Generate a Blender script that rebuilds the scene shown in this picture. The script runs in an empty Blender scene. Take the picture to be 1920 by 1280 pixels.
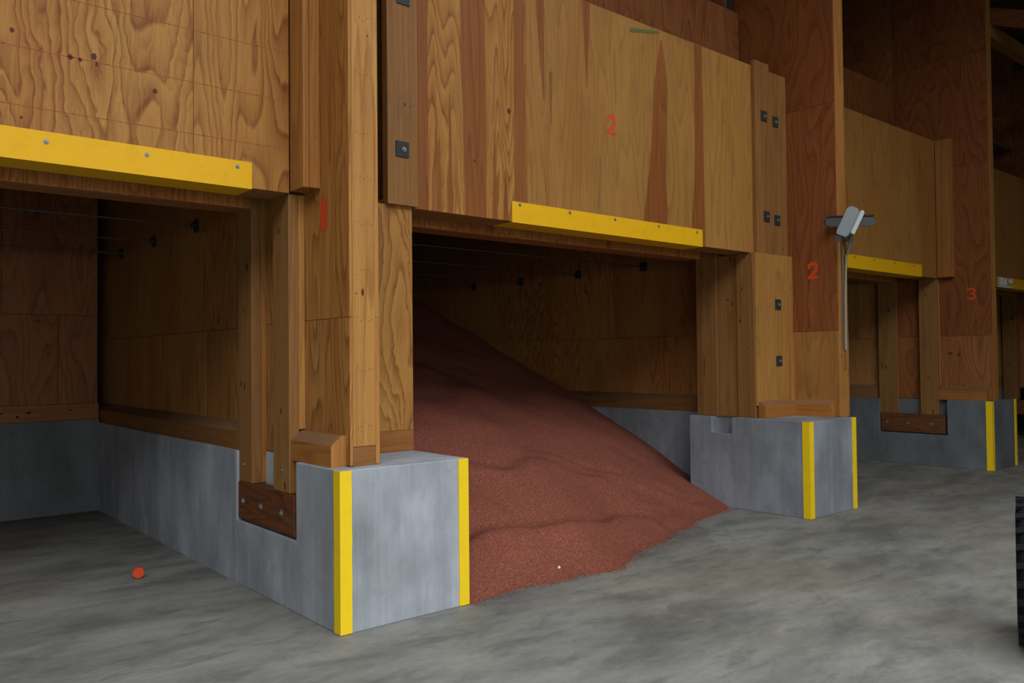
import bpy, bmesh, math, random
from mathutils import Vector, Matrix, noise

random.seed(7)
SC = bpy.context.scene
COL = SC.collection

# ------------------------------------------------------------------ camera
YAW, PITCH, ROLL, F = 0.699793411, 0.0213243783, -0.00998523929, 1540.4
_f = Vector((math.sin(YAW)*math.cos(PITCH), math.cos(YAW)*math.cos(PITCH), math.sin(PITCH)))
_r = Vector((math.cos(YAW), -math.sin(YAW), 0))
_u = _r.cross(_f)
_r2 = _r*math.cos(ROLL) + _u*math.sin(ROLL)
_u2 = -_r*math.sin(ROLL) + _u*math.cos(ROLL)
cd = bpy.data.cameras.new('camera')
cd.sensor_width = 36; cd.lens = F/1920*36; cd.clip_start = 0.05; cd.clip_end = 300
cam = bpy.data.objects.new('camera', cd); COL.objects.link(cam)
M = Matrix(((_r2.x, _u2.x, -_f.x, 0), (_r2.y, _u2.y, -_f.y, 0), (_r2.z, _u2.z, -_f.z, 1.6), (0, 0, 0, 1)))
cam.matrix_world = M
SC.camera = cam

# ------------------------------------------------------------------ world: overcast daylight
w = bpy.data.worlds.new('overcast'); SC.world = w; w.use_nodes = True
nt = w.node_tree; nt.nodes.clear()
wo = nt.nodes.new('ShaderNodeOutputWorld'); bg = nt.nodes.new('ShaderNodeBackground')
tc = nt.nodes.new('ShaderNodeTexCoord'); sp = nt.nodes.new('ShaderNodeSeparateXYZ')
mr = nt.nodes.new('ShaderNodeMapRange'); mx = nt.nodes.new('ShaderNodeMix'); mx.data_type = 'RGBA'
nt.links.new(tc.outputs['Generated'], sp.inputs[0]); nt.links.new(sp.outputs['Z'], mr.inputs['Value'])
mr.inputs['From Min'].default_value = 0.0; mr.inputs['From Max'].default_value = 0.8
mx.inputs['A'].default_value = (0.94, 0.97, 1.0, 1); mx.inputs['B'].default_value = (0.90, 0.95, 1.0, 1)
nt.links.new(mr.outputs[0], mx.inputs['Factor']); nt.links.new(mx.outputs['Result'], bg.inputs['Color'])
bg.inputs['Strength'].default_value = 5.0
nt.links.new(bg.outputs[0], wo.inputs[0])

vs = SC.view_settings
vs.view_transform = 'Standard'; vs.look = 'None'; vs.gamma = 1; vs.exposure = 0.0
vs.use_curve_mapping = False
SC.cycles.max_bounces = 8; SC.cycles.diffuse_bounces = 6; SC.cycles.glossy_bounces = 3
SC.cycles.use_denoising = True
try: SC.cycles.denoiser = 'OPENIMAGEDENOISE'
except Exception: pass

# the hall in front of the bins is roofed; an invented open bay overhead lets daylight in
SLOT = (-9.5, 8.4, -3.4, 1.8)
DOOR = (-7.0, 6.5, 2.7)               # x0, x1, height of the big door opening behind the camera      # x0, x1, y0, y1 of the invented open bay
HALL_Z = 7.15
FRONT_Y = -5.0
def roof_z(y): return 6.95 + 0.42*max(0, y-4.45)
pl = bpy.data.lights.new('daylight_portal', 'AREA'); pl.shape = 'RECTANGLE'
pl.size = SLOT[1]-SLOT[0]; pl.size_y = SLOT[3]-SLOT[2]; pl.cycles.is_portal = True
po = bpy.data.objects.new('daylight_portal', pl); COL.objects.link(po)
po.location = ((SLOT[0]+SLOT[1])/2, (SLOT[2]+SLOT[3])/2, HALL_Z+.4)
pl = bpy.data.lights.new('daylight_portal', 'AREA'); pl.shape = 'RECTANGLE'
pl.size = DOOR[1]-DOOR[0]; pl.size_y = DOOR[2]; pl.cycles.is_portal = True
po = bpy.data.objects.new('daylight_portal', pl); COL.objects.link(po)
po.location = ((DOOR[0]+DOOR[1])/2, FRONT_Y-.4, DOOR[2]/2); po.rotation_euler = (math.pi/2, 0, 0)

# ------------------------------------------------------------------ materials
def srgb(r, g, b):
    f = lambda c: (c/255/12.92) if c/255 <= 0.04045 else ((c/255+0.055)/1.055)**2.4
    return (f(r), f(g), f(b), 1)
class NT:
    def __init__(s, name):
        s.m = bpy.data.materials.new(name); s.m.use_nodes = True
        s.t = s.m.node_tree; s.b = s.t.nodes['Principled BSDF']
    def n(s, typ, **k):
        o = s.t.nodes.new(typ)
        for a, v in k.items(): setattr(o, a, v)
        return o
    def l(s, a, b): s.t.links.new(a, b)
    def val(s, sock, v):
        if hasattr(v, 'is_linked') or hasattr(v, 'links'): s.l(v, sock)
        else: sock.default_value = v
    def math(s, op, a, b=None, c=None):
        o = s.n('ShaderNodeMath', operation=op)
        for i, v in enumerate((a, b, c)):
            if v is not None: s.val(o.inputs[i], v)
        return o.outputs[0]
    def mapping(s, vec, scale, loc=(0, 0, 0)):
        o = s.n('ShaderNodeMapping'); s.l(vec, o.inputs[0]); o.inputs['Scale'].default_value = scale
        o.inputs['Location'].default_value = loc; return o.outputs[0]
    def noise(s, vec, scale, detail=2, rough=0.5, dist=0):
        o = s.n('ShaderNodeTexNoise'); s.l(vec, o.inputs['Vector'])
        o.inputs['Scale'].default_value = scale; o.inputs['Detail'].default_value = detail
        o.inputs['Roughness'].default_value = rough; o.inputs['Distortion'].default_value = dist
        return o.outputs['Fac']
    def ramp(s, fac, stops, interp='LINEAR'):
        o = s.n('ShaderNodeValToRGB'); s.l(fac, o.inputs[0]); e = o.color_ramp.elements
        o.color_ramp.interpolation = interp
        while len(e) < len(stops): e.new(0.5)
        for x, (p, c) in zip(e, stops):
            x.position = p; x.color = c if len(c) == 4 else (*c, 1)
        return o.outputs[0]
    def mix(s, fac, a, b, mode='MIX'):
        o = s.n('ShaderNodeMix', data_type='RGBA', blend_type=mode)
        s.val(o.inputs[0], fac); s.val(o.inputs[6], a); s.val(o.inputs[7], b); return o.outputs[2]
    def bump(s, h, strength, dist):
        o = s.n('ShaderNodeBump'); s.l(h, o.inputs['Height']); o.inputs['Strength'].default_value = strength
        o.inputs['Distance'].default_value = dist; s.l(o.outputs[0], s.b.inputs['Normal'])

def g(v): return (v, v, v, 1)
def wood(name, early, late, su, sv, K, warp, dirt=0.25, ringmix=0.75, band=(0.35, 0.72, 0.93)):
    a = NT(name); uv = a.n('ShaderNodeUVMap', uv_map='UVMap').outputs[0]
    wv = a.noise(a.mapping(uv, (6.5, 2.4, 1)), 1, 3, 0.55)
    cmb = a.n('ShaderNodeCombineXYZ'); a.l(a.math('MULTIPLY', wv, warp), cmb.inputs[0]); a.l(a.math('MULTIPLY', wv, warp*1.5), cmb.inputs[1])
    va = a.n('ShaderNodeVectorMath', operation='ADD'); a.l(uv, va.inputs[0]); a.l(cmb.outputs[0], va.inputs[1])
    n1 = a.noise(a.mapping(va.outputs[0], (su, sv, 1)), 1, 1.2, 0.35)
    fr = a.math('FRACT', a.math('MULTIPLY', n1, K))
    ring = a.ramp(fr, [(0, g(0)), (band[0], g(0.22)), (band[1], g(0.55)), (band[2]-.05, g(1)), (band[2]+.03, g(.45)), (1.0, g(0.0))])
    n2 = a.noise(a.mapping(va.outputs[0], (su*2.6, sv*0.7, 1), (4, 2, 0)), 1, 1.5, 0.4)
    fr2 = a.math('FRACT', a.math('MULTIPLY', n2, K*1.5))
    ring2 = a.ramp(fr2, [(0, g(0)), (0.6, g(0.5)), (0.85, g(1)), (1.0, g(0))])
    ring = a.math('MULTIPLY_ADD', ring2, 0.34, a.math('MULTIPLY', ring, 0.9))
    fib = a.noise(a.mapping(uv, (220, 5, 1)), 1, 2, 0.6)
    tone = a.noise(a.mapping(uv, (2.2, 0.35, 1), (3, 7, 0)), 1, 2)
    str_ = a.noise(a.mapping(uv, (11, 0.3, 1), (9, 1, 0)), 1, 2)
    amt = a.math('MULTIPLY', ring, a.math('MULTIPLY_ADD', str_, 0.9, ringmix-0.45))
    c = a.mix(amt, early, late)
    c = a.mix(a.math('MULTIPLY', a.ramp(tone, [(0.35, g(0)), (0.7, g(1))]), 0.35), c, a.mix(1, c, srgb(214, 150, 120), 'MULTIPLY'))
    c = a.mix(a.math('MULTIPLY', a.ramp(fib, [(0.3, g(1)), (0.6, g(0))]), 0.26), c, srgb(100, 58, 28))
    # grey weathering smudges
    dn = a.noise(a.mapping(uv, (3.5, 0.9, 1), (5, 5, 0)), 1.4, 5, 0.6)
    c = a.mix(a.math('MULTIPLY', a.ramp(dn, [(0.56, g(0)), (0.72, g(1))]), dirt), c, srgb(92, 84, 72))
    oi = a.n('ShaderNodeObjectInfo')
    c = a.mix(1, c, oi.outputs['Color'], 'MULTIPLY')
    c = a.mix(1, c, (0.70, 0.705, 0.605, 1), 'MULTIPLY')
    a.l(c, a.b.inputs['Base Color']); a.b.inputs['Roughness'].default_value = 0.62
    a.b.inputs['Specular IOR Level'].default_value = 0.25
    a.bump(a.math('ADD', a.math('MULTIPLY', ring, -0.5), fib), 0.25, 0.0008)
    return a.m

PLY = wood('pine plywood', srgb(210, 156, 88), srgb(142, 84, 36), 2.1, 0.62, 17, 0.16, 0.3, 0.8)
PLYB = wood('pine plywood tight figure', srgb(206, 154, 86), srgb(138, 80, 34), 4.2, 0.42, 17, 0.07)
PLYR = wood('red heart plywood', srgb(168, 108, 62), srgb(124, 70, 36), 3.0, 0.55, 13, 0.10)
PLYG = wood('smooth plywood', srgb(192, 144, 82), srgb(152, 102, 52), 3.6, 0.34, 13, 0.06, 0.35, 0.5)
LUM = wood('pine lumber', srgb(208, 154, 88), srgb(160, 100, 46), 6.5, 0.22, 9, 0.02, 0.2, 0.6)
LUMD = wood('aged pine lumber', srgb(172, 128, 80), srgb(132, 88, 46), 6.0, 0.25, 8, 0.02, 0.3, 0.5)
HEART = wood('heartwood veneer', srgb(168, 106, 54), srgb(122, 68, 32), 9, 0.3, 9, 0.03, 0.1, 0.6)
TREAT = wood('brown treated plank', srgb(134, 82, 50), srgb(86, 46, 26), 9, 0.7, 8, 0.05, 0.35, 0.8)
DUST = wood('dusty sill top', srgb(168, 134, 108), srgb(144, 108, 84), 6, 0.3, 5, 0.02, 0.3, 0.3)
ALLWOOD = [PLY, PLYB, PLYR, PLYG, LUM, LUMD, HEART, TREAT, DUST]

def plain(name, col, rough=0.6, metal=0, spec=0.4):
    a = NT(name); a.b.inputs['Base Color'].default_value = col; a.b.inputs['Roughness'].default_value = rough
    a.b.inputs['Metallic'].default_value = metal; a.b.inputs['Specular IOR Level'].default_value = spec
    oc = a.n('ShaderNodeTexCoord').outputs['Object']
    nz = a.noise(oc, 25, 4, 0.6)
    a.l(a.mix(a.math('MULTIPLY', nz, 0.35), col, (col[0]*0.6, col[1]*0.6, col[2]*0.6, 1)), a.b.inputs['Base Color'])
    return a.m
KNOT = plain('dark knot', srgb(84, 42, 22), 0.8)
NAIL = plain('nail head', srgb(74, 44, 26), 0.6)
CHALK = plain('red chalk line', srgb(176, 84, 56), 0.9)
PAINTO = plain('orange stencil paint', srgb(206, 70, 20), 0.7)
PAINTG = plain('green marker', srgb(92, 98, 48), 0.8)
STEEL = plain('dark steel plate', srgb(42, 43, 43), 0.6, 0.1)
ZINC = plain('zinc bolt', srgb(150, 152, 154), 0.45, 0.7)
RODM = plain('threaded rod steel', srgb(74, 72, 70), 0.55, 0.3)
RUBBER = plain('black rubber', srgb(20, 21, 24), 0.85, 0, 0.15)
RIM = plain('steel rim', srgb(44, 56, 70), 0.5, 0.4)
CAPM = plain('orange plastic', srgb(196, 66, 14), 0.6, 0, .2)
ALU = plain('cast aluminium', srgb(112, 118, 120), 0.42, 0.25)
ALUD = plain('grey fixture housing', srgb(88, 88, 88), 0.5, 0.2)
BLACK = plain('black gasket', srgb(18, 18, 18), 0.6)
GLASSM = plain('white lens', srgb(205, 208, 206), 0.25)
CONDM = plain('pale grey conduit', srgb(146, 134, 114), 0.5)
BROWNM = plain('brown batten', srgb(140, 88, 46), 0.7)
GLARE = plain('white film', srgb(235, 235, 235), 0.2)
PEB = plain('white pebble', srgb(230, 225, 220), 0.8)
SCUFF = plain('pale scuff', srgb(142, 142, 138), 0.8)
JOINT = plain('cement joint', srgb(124, 122, 118), 0.8)
DIRTF = plain('dark gap', srgb(40, 28, 18), 0.9)
DECK = plain('roof deck', srgb(104, 84, 62), 0.8)

def mk_yellow(c1=srgb(222, 168, 8), c2=srgb(204, 150, 12)):
    a = NT('yellow painted steel'); oc = a.n('ShaderNodeTexCoord').outputs['Object']
    nz = a.noise(oc, 9, 6, 0.65)
    c = a.mix(a.ramp(nz, [(0.5, g(0)), (0.68, g(0.35))]), c1, c2)
    sc = a.noise(a.mapping(oc, (14, 14, 60)), 2, 5, 0.7)
    c = a.mix(a.ramp(sc, [(0.68, g(0)), (0.74, g(0.45))]), c, srgb(240, 214, 96))
    a.l(c, a.b.inputs['Base Color']); a.b.inputs['Roughness'].default_value = 0.6; a.b.inputs['Specular IOR Level'].default_value = 0.3
    a.bump(nz, 0.1, 0.002); return a.m
YEL = mk_yellow()
YELG = mk_yellow(srgb(232, 196, 20), srgb(220, 182, 22))

def mk_conc():
    a = NT('formed concrete'); geo = a.n('ShaderNodeNewGeometry').outputs['Position']
    big = a.noise(a.mapping(geo, (1.6, 1.6, 0.9)), 1.3, 5, 0.6)
    st = a.noise(a.mapping(geo, (38, 38, 1.2)), 1, 3, 0.6)
    st2 = a.noise(a.mapping(geo, (9, 9, 0.7)), 1, 3, 0.6)
    fine = a.noise(geo, 60, 4, 0.6)
    c = a.ramp(big, [(0.32, srgb(116, 120, 123)), (0.5, srgb(140, 144, 149)), (0.68, srgb(164, 168, 173))])
    c = a.mix(a.math('MULTIPLY', a.ramp(st, [(0.42, g(0)), (0.62, g(1))]), 0.12), c, srgb(180, 184, 188))
    c = a.mix(a.math('MULTIPLY', a.ramp(st2, [(0.42, g(1)), (0.55, g(0))]), 0.16), c, srgb(110, 114, 116))
    c = a.mix(a.math('MULTIPLY', fine, 0.15), c, srgb(114, 116, 116))
    sm = a.noise(a.mapping(geo, (2, 2, 3)), 2.2, 6, 0.7)
    c = a.mix(a.math('MULTIPLY', a.ramp(sm, [(0.58, g(0)), (0.7, g(1))]), 0.45), c, srgb(112, 114, 114))
    oi = a.n('ShaderNodeObjectInfo'); c = a.mix(1, c, oi.outputs['Color'], 'MULTIPLY')
    a.l(c, a.b.inputs['Base Color']); a.b.inputs['Roughness'].default_value = 0.7
    a.b.inputs['Specular IOR Level'].default_value = 0.3
    a.bump(a.math('ADD', a.math('MULTIPLY', st, 0.6), fine), 0.25, 0.003); return a.m
CONC = mk_conc()

def mk_floor():
    a = NT('troweled concrete floor'); geo = a.n('ShaderNodeNewGeometry').outputs['Position']
    rot = a.n('ShaderNodeMapping'); a.l(geo, rot.inputs[0]); rot.inputs['Rotation'].default_value = (0, 0, 0.55)
    rot.inputs['Scale'].default_value = (0.8, 1.7, 1)
    big = a.noise(rot.outputs[0], 0.9, 6, 0.66, 0.2)
    mid = a.noise(rot.outputs[0], 2.6, 8, 0.68, 0.3)
    fine = a.noise(geo, 22, 5, 0.65)
    hue = a.noise(geo, 0.42, 3, 0.5)
    c = a.ramp(big, [(0.34, srgb(98, 97, 92)), (0.48, srgb(122, 121, 115)), (0.66, srgb(142, 141, 135))])
    c = a.mix(a.math('MULTIPLY', a.ramp(hue, [(0.45, g(0)), (0.62, g(1))]), 0.45), c, a.mix(1, c, srgb(250, 232, 206), 'MULTIPLY'))
    c = a.mix(a.math('MULTIPLY', a.ramp(mid, [(0.5, g(0)), (0.66, g(1))]), 0.6), c, srgb(80, 80, 77))
    c = a.mix(a.math('MULTIPLY', a.ramp(mid, [(0.30, g(1)), (0.42, g(0))]), 0.35), c, srgb(166, 165, 160))
    c = a.mix(a.math('MULTIPLY', a.ramp(fine, [(0.45, g(0)), (0.75, g(1))]), 0.3), c, srgb(100, 100, 96))
    a.l(c, a.b.inputs['Base Color'])
    a.l(a.ramp(mid, [(0.3, g(0.5)), (0.7, g(0.72))]), a.b.inputs['Roughness'])
    a.b.inputs['Specular IOR Level'].default_value = 0.3
    a.bump(a.math('ADD', mid, a.math('MULTIPLY', fine, 0.4)), 0.15, 0.004); return a.m
FLOORM = mk_floor()

def mk_heap():
    a = NT('granular red potash'); geo = a.n('ShaderNodeNewGeometry').outputs['Position']
    vo = a.n('ShaderNodeTexVoronoi'); a.l(geo, vo.inputs['Vector']); vo.inputs['Scale'].default_value = 190
    big = a.noise(geo, 1.6, 4, 0.6); f2 = a.noise(geo, 70, 3, 0.7)
    cell = a.n('ShaderNodeSeparateColor'); a.l(vo.outputs['Color'], cell.inputs[0])
    c = a.ramp(cell.outputs[0], [(0.0, srgb(98, 54, 44)), (0.35, srgb(134, 76, 62)), (0.75, srgb(150, 88, 70)), (1.0, srgb(186, 126, 102))])
    c = a.mix(a.math('MULTIPLY', big, 0.35), c, srgb(138, 76, 61))
    c = a.mix(a.math('MULTIPLY', f2, 0.25), c, srgb(118, 64, 50))
    a.l(c, a.b.inputs['Base Color']); a.b.inputs['Roughness'].default_value = 0.9
    a.b.inputs['Specular IOR Level'].default_value = 0.1
    a.bump(a.math('ADD', a.math('MULTIPLY', vo.outputs['Distance'], -1), a.math('MULTIPLY', f2, 0.6)), 0.9, 0.006); return a.m
HEAP = mk_heap()
GROUND = plain('outdoor gravel', srgb(150, 146, 138), 0.9)
SHEDM = plain('shed wall boards', srgb(84, 66, 50), 0.9)

# ------------------------------------------------------------------ object helpers
def tag(o, label=None, cat=None, group=None, kind=None):
    if label: o['label'] = label
    if cat: o['category'] = cat
    if group: o['group'] = group
    if kind: o['kind'] = kind
    return o
def empty(name, loc, label=None, cat=None, group=None, kind=None):
    o = bpy.data.objects.new(name, None); COL.objects.link(o); o.location = loc; o.empty_display_size = 0.1
    return tag(o, label, cat, group, kind)
def base_of(p):
    while p.parent: p = p.parent
    return Vector(p.location)
def finish(name, bm, mats, parent=None, tint=None, loc=None, smooth=False):
    off = base_of(parent) if parent else Vector(loc or (0, 0, 0))
    if off.length: bmesh.ops.translate(bm, verts=bm.verts, vec=-off)
    me = bpy.data.meshes.new(name); bm.to_mesh(me); bm.free()
    for m in (mats if isinstance(mats, (list, tuple)) else [mats]): me.materials.append(m)
    o = bpy.data.objects.new(name, me); COL.objects.link(o)
    if parent: o.parent = parent
    else: o.location = off
    if smooth:
        for p in me.polygons: p.use_smooth = True
    if tint: o.color = (*tint, 1)
    else: o.color = (1, 1, 1, 1)
    return o
def uvs(bm, grain, off, faces=None):
    lay = bm.loops.layers.uv.get('UVMap') or bm.loops.layers.uv.new('UVMap')
    for f in (faces or bm.faces):
        n = f.normal; ax = max(range(3), key=lambda i: abs(n[i]))
        for lp in f.loops:
            c = lp.vert.co
            if grain == 'z': u, v = (c.y, c.z) if ax == 0 else ((c.x, c.z) if ax == 1 else (c.x, c.y))
            elif grain == 'x': u, v = (c.y, c.x) if ax == 2 else ((c.z, c.x) if ax == 1 else (c.y, c.z))
            else: u, v = (c.x, c.y) if ax == 2 else ((c.z, c.y) if ax == 0 else (c.x, c.z))
            lp[lay].uv = (u+off[0], v+off[1])
def add_box(bm, x0, x1, y0, y1, z0, z1, bev=0.0, mat=0):
    r = bmesh.ops.create_cube(bm, size=1)
    bmesh.ops.scale(bm, verts=r['verts'], vec=(x1-x0, y1-y0, z1-z0))
    bmesh.ops.translate(bm, verts=r['verts'], vec=((x0+x1)/2, (y0+y1)/2, (z0+z1)/2))
    fs = list({f for v in r['verts'] for f in v.link_faces})
    if bev:
        es = list({e for v in r['verts'] for e in v.link_edges})
        q = bmesh.ops.bevel(bm, geom=es, offset=bev, segments=1, affect='EDGES', clamp_overlap=True)
        fs = list({f for f in q['faces']} | {f for f in fs if f.is_valid})
    for f in fs:
        if f.is_valid: f.material_index = mat
    return fs
def poly(bm, pts, mat=0):
    f = bm.faces.new([bm.verts.new(p) for p in pts]); f.material_index = mat; return f
def decal(bm, face, plane, pts, mat):
    """flat print on the side of a piece that looks to -x or -y; pts = (a, z)"""
    e = 0.0012
    P = [((plane-e, a, z) if face == 'x' else (a, plane-e, z)) for a, z in pts]
    f = poly(bm, P, mat); f.normal_update()
    n = f.normal
    if (face == 'x' and n.x > 0) or (face == 'y' and n.y > 0): f.normal_flip()
    return f
def ell(a, z, ra, rz, n=8, jit=0.15):
    return [(a+ra*math.cos(t)*(1+random.uniform(-jit, jit)), z+rz*math.sin(t)*(1+random.uniform(-jit, jit))) for t in [2*math.pi*k/n for k in range(n)]]
def rnd(): return (random.uniform(0, 90), random.uniform(0, 90))
def tnt(s=1.0, v=0.06, warm=0.0):
    k = s*random.uniform(1-v, 1+v); return (k, k*(1-warm), k*(1-2*warm))
def piece(name, parent, box, grain='z', mat=None, tint=None, bev=0.003, nails=(), knots=(), lines=(), streaks=(), face='y', off=None, label=None, slot2=None):
    """a board or panel: box with grain UVs, nail heads, knots and chalk lines on its looking side"""
    bm = bmesh.new(); add_box(bm, *box, bev=bev)
    pl = box[0] if face == 'x' else box[2]
    for pts in streaks: decal(bm, face, pl+0.0006, pts, 1)
    for a, z in nails: decal(bm, face, pl, ell(a, z, 0.0035, 0.0035, 5, 0), 2)
    for k in knots: decal(bm, face, pl, ell(k[0], k[1], k[2], k[3]), 3)
    for (a0, z0, a1, z1) in lines:
        w_ = 0.0016; decal(bm, face, pl, [(a0, z0-w_), (a1, z1-w_), (a1, z1+w_), (a0, z0+w_)], 4)
    bm.normal_update(); uvs(bm, grain, off or rnd())
    o = finish(name, bm, [mat or PLY, slot2 or HEART, NAIL, KNOT, CHALK], parent, tint or tnt())
    if label: o['label'] = label
    return o
def prism(name, parent, prof, axis, a0, a1, mat, tint=None, grain=None, topmat=None, label=None):
    """prof: polygon in the two other axes, extruded along axis from a0 to a1"""
    bm = bmesh.new()
    def P(q, a): return (a, q[0], q[1]) if axis == 'x' else (q[0], a, q[1])
    A = [bm.verts.new(P(q, a0)) for q in prof]; B = [bm.verts.new(P(q, a1)) for q in prof]
    n = len(prof)
    bm.faces.new(A); bm.faces.new(B[::-1])
    for i in range(n): bm.faces.new((A[i], B[i], B[(i+1) % n], A[(i+1) % n]))
    bmesh.ops.recalc_face_normals(bm, faces=bm.faces)
    for f in bm.faces:
        f.material_index = 1 if f.normal.z > 0.3 else 0
    uvs(bm, grain or axis, rnd())
    o = finish(name, bm, [mat, topmat or mat], parent, tint or tnt())
    if label: o['label'] = label
    return o
def cyl(bm, p0, p1, r, n=10, mat=0, r1=None):
    p0, p1 = Vector(p0), Vector(p1); d = p1-p0
    q = bmesh.ops.create_cone(bm, cap_ends=True, segments=n, radius1=r, radius2=r if r1 is None else r1, depth=d.length)
    m_ = Matrix.Translation((p0+p1)/2) @ d.to_track_quat('Z', 'Y').to_matrix().to_4x4()
    bmesh.ops.transform(bm, matrix=m_, verts=q['verts'])
    for f in {f for v in q['verts'] for f in v.link_faces}: f.material_index = mat
    return q['verts']
def strokes(name, parent, face, plane, a0, z0, w_, h, lines, th, mat, label, flip=False):
    """stencilled digit: thick polylines on a unit box"""
    bm = bmesh.new(); lift = 0
    for pts in lines:
        for (p, q) in zip(pts[:-1], pts[1:]):
            lift += .00012
            A = Vector((a0+(1-p[0] if flip else p[0])*w_, z0+p[1]*h)); B = Vector((a0+(1-q[0] if flip else q[0])*w_, z0+q[1]*h))
            d = (B-A); 
            if d.length < 1e-6: continue
            d.normalize(); s = Vector((-d.y, d.x))*th/2; e = d*th*0.25
            decal(bm, face, plane-0.0008-lift, [tuple(A-e+s), tuple(B+e+s), tuple(B+e-s), tuple(A-e-s)], 0)
    o = finish(name, bm, [mat], parent); o['label'] = label; return o
TWO = [[(0.02, 0.68), (0.08, 0.88), (0.3, 0.98), (0.66, 0.98), (0.92, 0.86), (0.96, 0.68), (0.84, 0.5)], [(0.78, 0.46), (0.1, 0.08)], [(0.02, 0.04), (1, 0.04)]]
ONE = [[(0.5, 0), (0.5, 1)]]
THREE = [[(0.05, 0.85), (0.3, 0.98), (0.7, 0.97), (0.9, 0.78), (0.75, 0.58), (0.45, 0.52)], [(0.75, 0.48), (0.95, 0.28), (0.72, 0.05), (0.3, 0.02), (0.03, 0.16)]]

def cut_box(box, cutters, bev):
    """box minus notch boxes, edges bevelled; returns a bmesh"""
    def obj(b):
        bm = bmesh.new(); add_box(bm, *b); me = bpy.data.meshes.new('tmp'); bm.to_mesh(me); bm.free()
        o = bpy.data.objects.new('tmp', me); COL.objects.link(o); return o
    o = obj(box); cs = []
    for c in cutters:
        k = obj(c); cs.append(k); md = o.modifiers.new('b', 'BOOLEAN'); md.object = k; md.operation = 'DIFFERENCE'; md.solver = 'EXACT'
    if bev:
        md = o.modifiers.new('v', 'BEVEL'); md.width = bev; md.segments = 2; md.limit_method = 'ANGLE'
    dg = bpy.context.evaluated_depsgraph_get(); dg.update()
    bm = bmesh.new(); bm.from_mesh(o.evaluated_get(dg).to_mesh())
    for k in [o]+cs:
        me = k.data; bpy.data.objects.remove(k); bpy.data.meshes.remove(me)
    return bm

# ------------------------------------------------------------------ shell
TOPC = 0.955
BACK = 14.0
bm = bmesh.new(); add_box(bm, -14.0, 34, FRONT_Y-0.2, BACK+0.4, -0.25, 0)
fl = finish('floor', bm, FLOORM); tag(fl, 'grey troweled concrete floor with dark blotchy stains', kind='structure')
bm = bmesh.new(); add_box(bm, -60, 90, -70, 70, -0.35, -0.252)
tag(finish('ground', bm, GROUND), 'pale gravel ground outside the shed', kind='structure')
# roof deck: sloping over the bins, level over the hall with the invented open bay
def slab(prof, x0, x1, bm):
    v0 = [bm.verts.new((x0, *p)) for p in prof]; v1 = [bm.verts.new((x1, *p)) for p in prof]
    bm.faces.new(v0); bm.faces.new(v1[::-1])
    for i in range(4): bm.faces.new((v0[i], v1[i], v1[(i+1) % 4], v0[(i+1) % 4]))
bm = bmesh.new(); y1 = BACK+0.6
slab([(4.45, 7.17), (y1, roof_z(y1)+.22), (y1, roof_z(y1)+.30), (4.45, 7.25)], -14.4, 34.4, bm)
Z = (7.17, 7.25)
for (xa, xb, ya, yb2) in ((-14.4, 34.4, SLOT[3], 4.45), (-14.4, 34.4, FRONT_Y-.4, SLOT[2]), (-14.4, SLOT[0], SLOT[2], SLOT[3]), (SLOT[1], 34.4, SLOT[2], SLOT[3])):
    add_box(bm, xa, xb, ya, yb2, *Z)
bmesh.ops.recalc_face_normals(bm, faces=bm.faces)
tag(finish('ceiling', bm, DECK), 'board roof deck above the bins and the hall', kind='structure')
# far walls of the shed (not in the frame but they shade the hall)
def shell_wall(name, boxes, label):
    bm = bmesh.new()
    for b in boxes: add_box(bm, *b)
    return tag(finish(name, bm, SHEDM), label, kind='structure')
shell_wall('wall_back', [(-14, 34, BACK, BACK+0.25, 0, 10.9)], 'dark rear wall behind the storage bins')
shell_wall('wall_right', [(34, 34.25, FRONT_Y, BACK, 0, 10.9)], 'far gable wall beyond the last bin')
shell_wall('wall_left', [(-14.25, -14, FRONT_Y, BACK, 0, 10.9)], 'gable wall on the near side, left of the photo')
shell_wall('wall_front', [(-14, DOOR[0], FRONT_Y-0.25, FRONT_Y, 0, 7.16), (DOOR[1], 34, FRONT_Y-0.25, FRONT_Y, 0, 7.16), (DOOR[0], DOOR[1], FRONT_Y-0.25, FRONT_Y, DOOR[2], 7.16)], 'front wall of the hall behind the camera')

bm = bmesh.new(); add_box(bm, -1.7, 33, 5.75, BACK, 5.46, 5.54)  # added cover, hidden behind the headers, blocks daylight from above
tag(finish('ceiling', bm, DECK), 'unseen deck added over the bins to keep daylight out', kind='structure')
def brace(x, lab):
    bm = bmesh.new(); w_ = 0.045
    pr = [(4.45, 6.27), (2.6, 5.47), (2.6, 5.72), (4.45, 6.52)]
    a = [bm.verts.new((x-w_, *p)) for p in pr]; b = [bm.verts.new((x+w_, *p)) for p in pr]
    bm.faces.new(a); bm.faces.new(b[::-1])
    for i in range(4): bm.faces.new((a[i], b[i], b[(i+1) % 4], a[(i+1) % 4]))
    bmesh.ops.recalc_face_normals(bm, faces=bm.faces); uvs(bm, 'y', rnd())
    o = finish('roof_brace', bm, TREAT, loc=(x, 4.45, 6.27)); return tag(o, lab, 'brace')

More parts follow.
